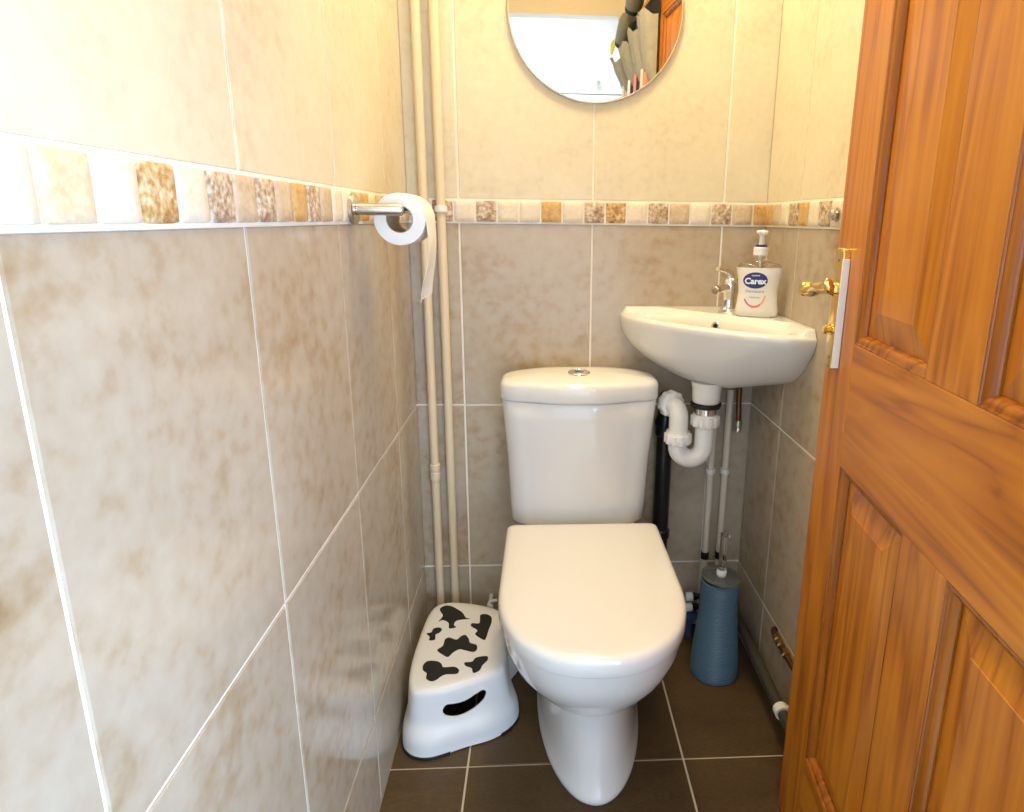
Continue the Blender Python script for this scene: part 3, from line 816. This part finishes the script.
# isolating valves by the floor
for i, (z, lab_) in enumerate(((.128, 'white capped valve behind the toilet, upper of two left of the brush'), (.096, 'white capped valve with a blue fitting, lower of two left of the brush'))):
    x, y = .402, -.060
    t = thing('isolating_valve', lab_, 'valve', (x, y, z), 0, 'valves beside the toilet')
    bm = bmesh.new(); lathe(bm, [(.0095, -.012), (.012, -.011), (.012, .007), (.0095, .009)], (x, y, z), (1, 0, 0), 20); mk('cap', bm, M['white_plastic'], t, off=W(t))
    bm = bmesh.new(); lathe(bm, [(.009, .0095), (.0108, .0105), (.0108, .018), (.0075, .019), (.0075, .030)], (x, y, z), (1, 0, 0), 18); mk('ring', bm, M['black_plastic'], t, off=W(t))
    if i:
        bm = bmesh.new(); box(bm, (x - .012, y - .012, z - .033), (x + .024, y + .012, z - .0135), .003); mk('blue_block', bm, M['blue_fitting'], t, off=W(t))
        bm = bmesh.new(); box(bm, (x - .004, y - .006, z - .094), (x + .010, y + .006, z - .0335), .002); mk('stem', bm, M['blue_fitting'], t, off=W(t))
t = thing('stop_valve', 'small white valve low on the back wall behind the step stool', 'valve', (-.136, -.03, .10))
bm = bmesh.new(); lathe(bm, [(.006, 0), (.006, .040), (.009, .042), (.009, .058), (.006, .060)], (-.136, -.0005, .106), (0, -1, 0), 18); mk('body', bm, M['white_plastic'], t, off=W(t))
bm = bmesh.new(); tube(bm, [(-.136, -.050, .1155), (-.133, -.050, .120), (-.124, -.050, .122), (-.117, -.050, .122)], .0042, 12, 4); mk('lever', bm, M['white_plastic'], t, off=W(t))

# low pipe along the right wall and the brass coupling
lp = thing('skirting_pipe', 'dull grey pipe running low along the right wall', 'pipe', (R - .03, -.35, .06))
bm = bmesh.new(); tube(bm, [(R - .027, -.004, .097), (R - .027, -.35, .085), (R - .027, -.72, .072)], .0120, 22); mk('pipe', bm, M['grey_pipe'], lp, off=W(lp))
bm = bmesh.new(); lathe(bm, [(.0124, -.010), (.0165, -.009), (.0165, .009), (.0124, .010)], (R - .027, -.424, .0823), (0, 1, .036), 24); box(bm, (R - .012, -.432, .074), (R - .001, -.416, .090), .001); mk('clip', bm, M['white_plastic'], lp, off=W(lp))
cp = thing('brass_coupling', 'tarnished brass pipe coupling on the right wall beside the door', 'pipe fitting', (R - .015, -.34, .19))
bm = bmesh.new(); tube(bm, [(R - .002, -.297, .194), (R - .010, -.303, .195), (R - .014, -.33, .195), (R - .014, -.46, .194)], .0062, 14, 4); mk('pipe', bm, M['copper'], cp, off=W(cp))
for y0, k in ((-.325, .8), (-.346, .9), (-.376, 1)):
    bm = bmesh.new(); lathe(bm, [(.0075 * k, 0), (.0105 * k, .002), (.0105 * k, .014), (.0075 * k, .016)], (R - .0142, y0, .1955), (0, -1, 0), 6 if k == 1 else 16); mk('nut', bm, M['old_brass'], cp, off=W(cp), smooth=20)
hk = thing('robe_hook', 'small round metal hook on the mosaic border beside the door', 'hook', (R, -.392, 1.131))
bm = bmesh.new(); lathe(bm, [(.013, .0045), (.013, .007), (.006, .008), (.006, .011), (.011, .013), (.0115, .017), (.008, .020), (0, .0205)], (R, -.392, 1.131), (-1, 0, 0), 24); mk('knob', bm, M['steel'], hk, off=W(hk))

# ------------------------------------------------------------------ toilet roll and holder
HY, HZ = -.474, 1.1285
rh = thing('toilet_roll_holder', 'brushed steel toilet roll holder on the left wall', 'toilet roll holder', (L, HY, HZ))
bm = bmesh.new(); lathe(bm, [(.0245, .0050), (.0245, .011), (.0225, .013), (0, .0135)], (L, HY, HZ), (1, 0, 0), 40); mk('rosette', bm, M['steel'], rh, off=W(rh))
XA = L + .076
bm = bmesh.new()
lathe(bm, [(.0095, .0136), (.0095, .085), (.0085, .087), (0, .0872)], (L, HY, HZ), (1, 0, 0), 28)
mk('post', bm, M['steel'], rh, off=W(rh))
bm = bmesh.new(); lathe(bm, [(.0062, .0085), (.0062, .125), (.008, .127), (.008, .131), (.006, .133)], (XA, HY, HZ), (0, 1, 0), 24); mk('arm', bm, M['steel'], rh, off=W(rh))
RI, RO = .0215, .0430
rc = Vector((XA, -.450, HZ + .0064 - RI))
rl = thing('toilet_roll', 'white toilet roll with a loose strip hanging from the steel holder', 'toilet roll', tuple(rc))
WID = .098
bm = bmesh.new()
lathe(bm, [(RI + .0012, 0), (RO - .0015, 0), (RO, .001), (RO, WID - .001), (RO - .0015, WID), (RI + .0012, WID), (RI + .0012, 0)], tuple(rc), (0, 1, 0), 64, False, False)
mk('paper_roll', bm, M['paper'], rl, off=W(rl), smooth=40)
bm = bmesh.new(); lathe(bm, [(RI, .0005), (RI + .001, .0005), (RI + .001, WID - .0005), (RI, WID - .0005), (RI, .0005)], tuple(rc), (0, 1, 0), 48, False, False)
mk('cardboard_tube', bm, M['card'], rl, off=W(rl))
bm = bmesh.new(); prof = []
for i in range(11):
    a = math.radians(75 - 75 * i / 10); prof.append((rc.x + (RO + .0008) * math.cos(a), rc.z + (RO + .0008) * math.sin(a)))
for i in range(1, 15):
    u = i / 14; prof.append((rc.x + RO + .0008 + .004 * math.sin(u * 4.5) - .002 * u, rc.z - .135 * u))
rings = []
for i, (x, z) in enumerate(prof):
    u = max(0, (i - 10) / 14)
    w = WID * (1 if u < .8 else 1 - (u - .8) * 1.4)
    g = []
    for j in range(9):
        s = j / 8
        g.append((x + .003 * u * math.sin(s * 5 + u * 3) - .010 * u * u * u * (1 - s) - .004 * u + .004 * math.sin(min(1, u * 1.3) * PI / 2) * (1 - s) - .004 * u, rc.y + WID - w + w * s - .0, z - .010 * u * (1 - s) * (1 if i == len(prof) - 1 else 0)))
    rings.append(g)
loft(bm, rings, False, False, closed=False)
bmesh.ops.solidify(bm, geom=list(bm.faces), thickness=.0006)
mk('loose_sheet', bm, M['paper'], rl, off=W(rl), smooth=60)

# ------------------------------------------------------------------ cow print step stool
st = thing('step_stool', 'white plastic step stool with black cow patches by the left wall', 'step stool', (-.185, -.25, 0))
TOP = [(-.272, -.400), (-.226, -.403), (-.174, -.388), (-.127, -.366), (-.088, -.346), (-.080, -.315), (-.084, -.22), (-.092, -.150), (-.112, -.112), (-.18, -.084), (-.250, -.079), (-.283, -.115), (-.294, -.24), (-.291, -.345)]
BOT = [(-.284, -.422), (-.237, -.437), (-.165, -.411), (-.104, -.389), (-.062, -.352), (-.052, -.305), (-.078, -.225), (-.055, -.158), (-.085, -.085), (-.18, -.074), (-.275, -.062), (-.302, -.105), (-.299, -.24), (-.3045, -.372)]
KS = 10
top = catmull([(x, y, 0) for x, y in TOP], KS, True); bot = catmull([(x, y, 0) for x, y in BOT], KS, True)
cen = Vector((-.185, -.245, 0))
def sring(w, z, ins=0.0):
    o = []
    for a, b in zip(top, bot):
        p = a.lerp(b, w); d = (p - cen); p = cen + d * (1 - ins / max(d.length, .01)); o.append((p.x, p.y, z))
    return o
bm = bmesh.new()
prof = [(1.03, .0035), (1.0, .006), (.97, .020), (.92, .033), (.76, .046), (.52, .056), (.36, .065), (.25, .078), (.15, .097), (.06, .116), (.0, .129)]
rings = [sring(w, z) for w, z in prof] + [sring(0, .135, .0018), sring(0, .1395, .006), sring(0, .142, .012), sring(0, .1432, .022), sring(0, .1436, .045), sring(0, .1438, .075)]
loft(bm, rings, False, True)
body = mk('body', bm, M['stool_plastic'], st, off=W(st), smooth=60)
SLOT = [(-.2100, .0945), (-.2070, .0830), (-.1940, .0750), (-.1760, .0715), (-.1580, .0740), (-.1390, .0810), (-.1250, .0920), (-.1210, .1050), (-.1275, .1120), (-.1410, .1095), (-.1560, .1040), (-.1720, .1015), (-.1880, .1025), (-.2025, .1045)]
sp = catmull([(x, 0, z) for x, z in SLOT], 5, True)
bm = bmesh.new(); loft(bm, [[(p.x, y, p.z) for p in sp] for y in (-.47, -.34)])
cut = mk('cutter', bm, M['black_rubber'], st, off=W(st), smooth=0)
md = body.modifiers.new('shell', 'SOLIDIFY'); md.thickness = .003; md.offset = -1
mb = body.modifiers.new('slot', 'BOOLEAN'); mb.operation = 'DIFFERENCE'; mb.object = cut; mb.solver = 'EXACT'
bpy.context.view_layer.update()
dg = bpy.context.evaluated_depsgraph_get()
nm = bpy.data.meshes.new_from_object(body.evaluated_get(dg))
body.modifiers.clear(); body.data = nm
for p in nm.polygons: p.use_smooth = True
try: nm.set_sharp_from_angle(angle=math.radians(45))
except Exception: pass
bpy.data.objects.remove(cut)
# dark liner behind the slot (hollow underside)
SPOTS = [
[(-0.2582,-0.1173),(-0.2472,-0.1025),(-0.2308,-0.1049),(-0.2130,-0.1190),(-0.1979,-0.1346),(-0.1877,-0.1549),(-0.1768,-0.1596),(-0.1947,-0.1614),(-0.2106,-0.1667),(-0.2136,-0.1832),(-0.2074,-0.1917),(-0.2236,-0.1951),(-0.2280,-0.1744),(-0.2438,-0.1612),(-0.2531,-0.1676),(-0.2463,-0.1441)],
[(-0.1522,-0.1451),(-0.1393,-0.1421),(-0.1253,-0.1530),(-0.1222,-0.1743),(-0.1267,-0.2029),(-0.1307,-0.2344),(-0.1360,-0.2419),(-0.1577,-0.2216),(-0.1542,-0.2059),(-0.1711,-0.1890),(-0.1697,-0.1783),(-0.1527,-0.1790),(-0.1523,-0.1605)],
[(-0.2745,-0.2131),(-0.2641,-0.2096),(-0.2613,-0.1961),(-0.2494,-0.1917),(-0.2408,-0.1985),(-0.2440,-0.2103),(-0.2528,-0.2179),(-0.2510,-0.2358),(-0.2643,-0.2384),(-0.2655,-0.2252)],
[(-0.2399,-0.2752),(-0.2291,-0.2609),(-0.2275,-0.2383),(-0.2187,-0.2309),(-0.2003,-0.2394),(-0.1918,-0.2281),(-0.1815,-0.2230),(-0.1720,-0.2366),(-0.1669,-0.2521),(-0.1514,-0.2602),(-0.1485,-0.2752),(-0.1563,-0.2844),(-0.1762,-0.2778),(-0.1887,-0.2736),(-0.2018,-0.2840),(-0.2116,-0.2994),(-0.2245,-0.2917)],
[(-0.2629,-0.3237),(-0.2543,-0.3117),(-0.2353,-0.3131),(-0.2233,-0.3219),(-0.2169,-0.3337),(-0.1930,-0.3333),(-0.1815,-0.3439),(-0.1856,-0.3550),(-0.2082,-0.3560),(-0.2186,-0.3621),(-0.2262,-0.3715),(-0.2366,-0.3761),(-0.2493,-0.3673),(-0.2508,-0.3510),(-0.2608,-0.3407)],
[(-0.1722,-0.3205),(-0.1552,-0.3177),(-0.1493,-0.3061),(-0.1356,-0.3010),(-0.1223,-0.3015),(-0.1213,-0.3142),(-0.1308,-0.3290),(-0.1362,-0.3457),(-0.1493,-0.3532),(-0.1545,-0.3383),(-0.1678,-0.3310)]]
for s in SPOTS:
    pts = catmull([(x, y, 0) for x, y in s], 4, True)
    bm = bmesh.new()
    loft(bm, [[(p.x, p.y, z) for p in pts] for z in (.1428, .1446)])
    bmesh.ops.triangulate(bm, faces=[f for f in bm.faces if len(f.verts) > 4])
    mk('cow_patch', bm, M['black_rubber'], st, off=W(st), smooth=0)
n = len(bot)
for i0, i1 in ((-14, 17), (33, 56), (68, 88), (100, 119)):
    idx = [i % n for i in range(i0, i1)]
    bm = bmesh.new(); rings = []
    for i in idx:
        p = top[i].lerp(bot[i], 1.03); d = (p - cen).normalized()
        rings.append([tuple(p + d * a + Vector((0, 0, z))) for a, z in ((-.007, .0003), (.0022, .0003), (.0022, .0058), (-.0002, .0062), (-.007, .0034))])
    loft(bm, rings)
    mk('rubber_foot', bm, M['black_rubber'], st, off=W(st), smooth=40)

# ------------------------------------------------------------------ toilet brush and holder
BX, BY = .4405, -.192
bh = thing('brush_holder', 'slate blue ribbed toilet brush holder on the floor', 'brush holder', (BX, BY, 0))
prof = [(.050, .0006), (.0575, .0012), (.0590, .004), (.0588, .010)]
nr = 38
def hr(z): return .0450 + .0140 * (1 - smooth01(z / .22)) + .0015 * smooth01((z - .18) / .08)
for k in range(nr):
    z0 = .012 + k * (.256 - .012) / nr; hgt = (.256 - .012) / nr
    for f, dr in ((0.05, -.0007), (.3, .0006), (.7, .0006), (.95, -.0007)):
        prof.append((hr(z0) + dr, z0 + hgt * f))
prof += [(.0470, .258), (.0470, .262), (.0445, .263), (.0425, .261), (.041, .21)]
bm = bmesh.new(); lathe(bm, prof, (BX, BY, 0), (0, 0, 1), 64); mk('ribbed_body', bm, M['blue_plastic'], bh, off=W(bh), smooth=35)
br = thing('toilet_brush', 'toilet brush with a clear handle and grey lid standing in the blue holder', 'toilet brush', (BX, BY, .26))
ax = Vector((.055, -.03, 1)).normalized()
bo = Vector((BX + .001, BY, .2655))
bm = bmesh.new(); lathe(bm, [(.020, .000), (.045, .0005), (.0475, .003), (.0475, .0055), (.0455, .0065), (.040, .0045), (.018, .0040), (.010, .006)], tuple(bo), tuple(ax), 56)
mk('lid_disc', bm, M['smoke'], br, off=W(br), smooth=50)
bm = bmesh.new(); lathe(bm, [(.011, .0062), (.0125, .009), (.0125, .018), (.010, .0225), (.007, .0235)], tuple(bo), tuple(ax), 28); mk('white_collar', bm, M['white_plastic'], br, off=W(br))
hx = Vector((.012, .030, 1)).normalized(); ho = bo + ax * .0243
bm = bmesh.new(); lathe(bm, [(.0105, 0), (.0098, .004), (.0095, .082), (.0108, .085), (.0130, .087), (.0130, .090), (.0105, .0915), (0, .092)], tuple(ho), tuple(hx), 28); mk('handle', bm, M['clear'], br, off=W(br), smooth=50)

# ------------------------------------------------------------------ light
def area(name, loc, target, size, power, color, sy=None, spread=PI):
    l = bpy.data.lights.new(name, 'AREA'); l.energy = power; l.color = color
    l.shape = 'RECTANGLE' if sy else 'DISK'; l.size = size
    if sy: l.size_y = sy
    l.spread = spread
    o = bpy.data.objects.new(name, l); COL.objects.link(o); o.location = loc
    o.rotation_euler = (Vector(target) - Vector(loc)).to_track_quat('-Z', 'Y').to_euler()
    return o
area('ceiling_lamp_light', (.12, -.36, 2.36), (.12, -.28, 0), .34, 18.5, (1, .79, .46))
area('hall_window_light', (.95, -2.15, .80), (-.31, -.90, .46), .9, 62, (.47, .69, 1.0), 1.0)
area('hall_fill_light', (.0, -2.45, .8), (.0, -.9, .5), 1.0, 6.5, (.50, .72, 1.0), 1.1)
area('hall_cupboard_fill', (.1, -2.0, 2.34), (.1, -2.05, 0), .5, 9, (1, .97, .92))  # added unseen light to brighten the white hall cupboard
w = bpy.data.worlds.new('World'); sc.world = w; w.use_nodes = True
w.node_tree.nodes['Background'].inputs['Color'].default_value = (.8, .9, 1, 1)
w.node_tree.nodes['Background'].inputs['Strength'].default_value = .15

# ------------------------------------------------------------------ camera
cd = bpy.data.cameras.new('camera'); cam = bpy.data.objects.new('camera', cd); COL.objects.link(cam)
cd.sensor_width = 36; cd.sensor_fit = 'HORIZONTAL'; cd.lens = 630.2305 * 36 / 1024
cd.shift_x = (512 - 576.1915) / 1024; cd.shift_y = (372.9919 - 406) / 1024
cd.clip_start = .02
m3 = Matrix(((.998374, .001345, -.056982), (-.055679, .236807, -.96996), (.012189, .971556, .236496)))
cam.matrix_world = Matrix.Translation((-.001, -1.5562, 1.1164)) @ m3.to_4x4()
sc.camera = cam
sc.view_settings.view_transform = 'Standard'; sc.view_settings.look = 'None'
sc.view_settings.gamma = 1; sc.view_settings.exposure = 0.0; sc.view_settings.use_curve_mapping = False
sc.cycles.max_bounces = 10; sc.cycles.diffuse_bounces = 5; sc.cycles.glossy_bounces = 6; sc.cycles.transmission_bounces = 8
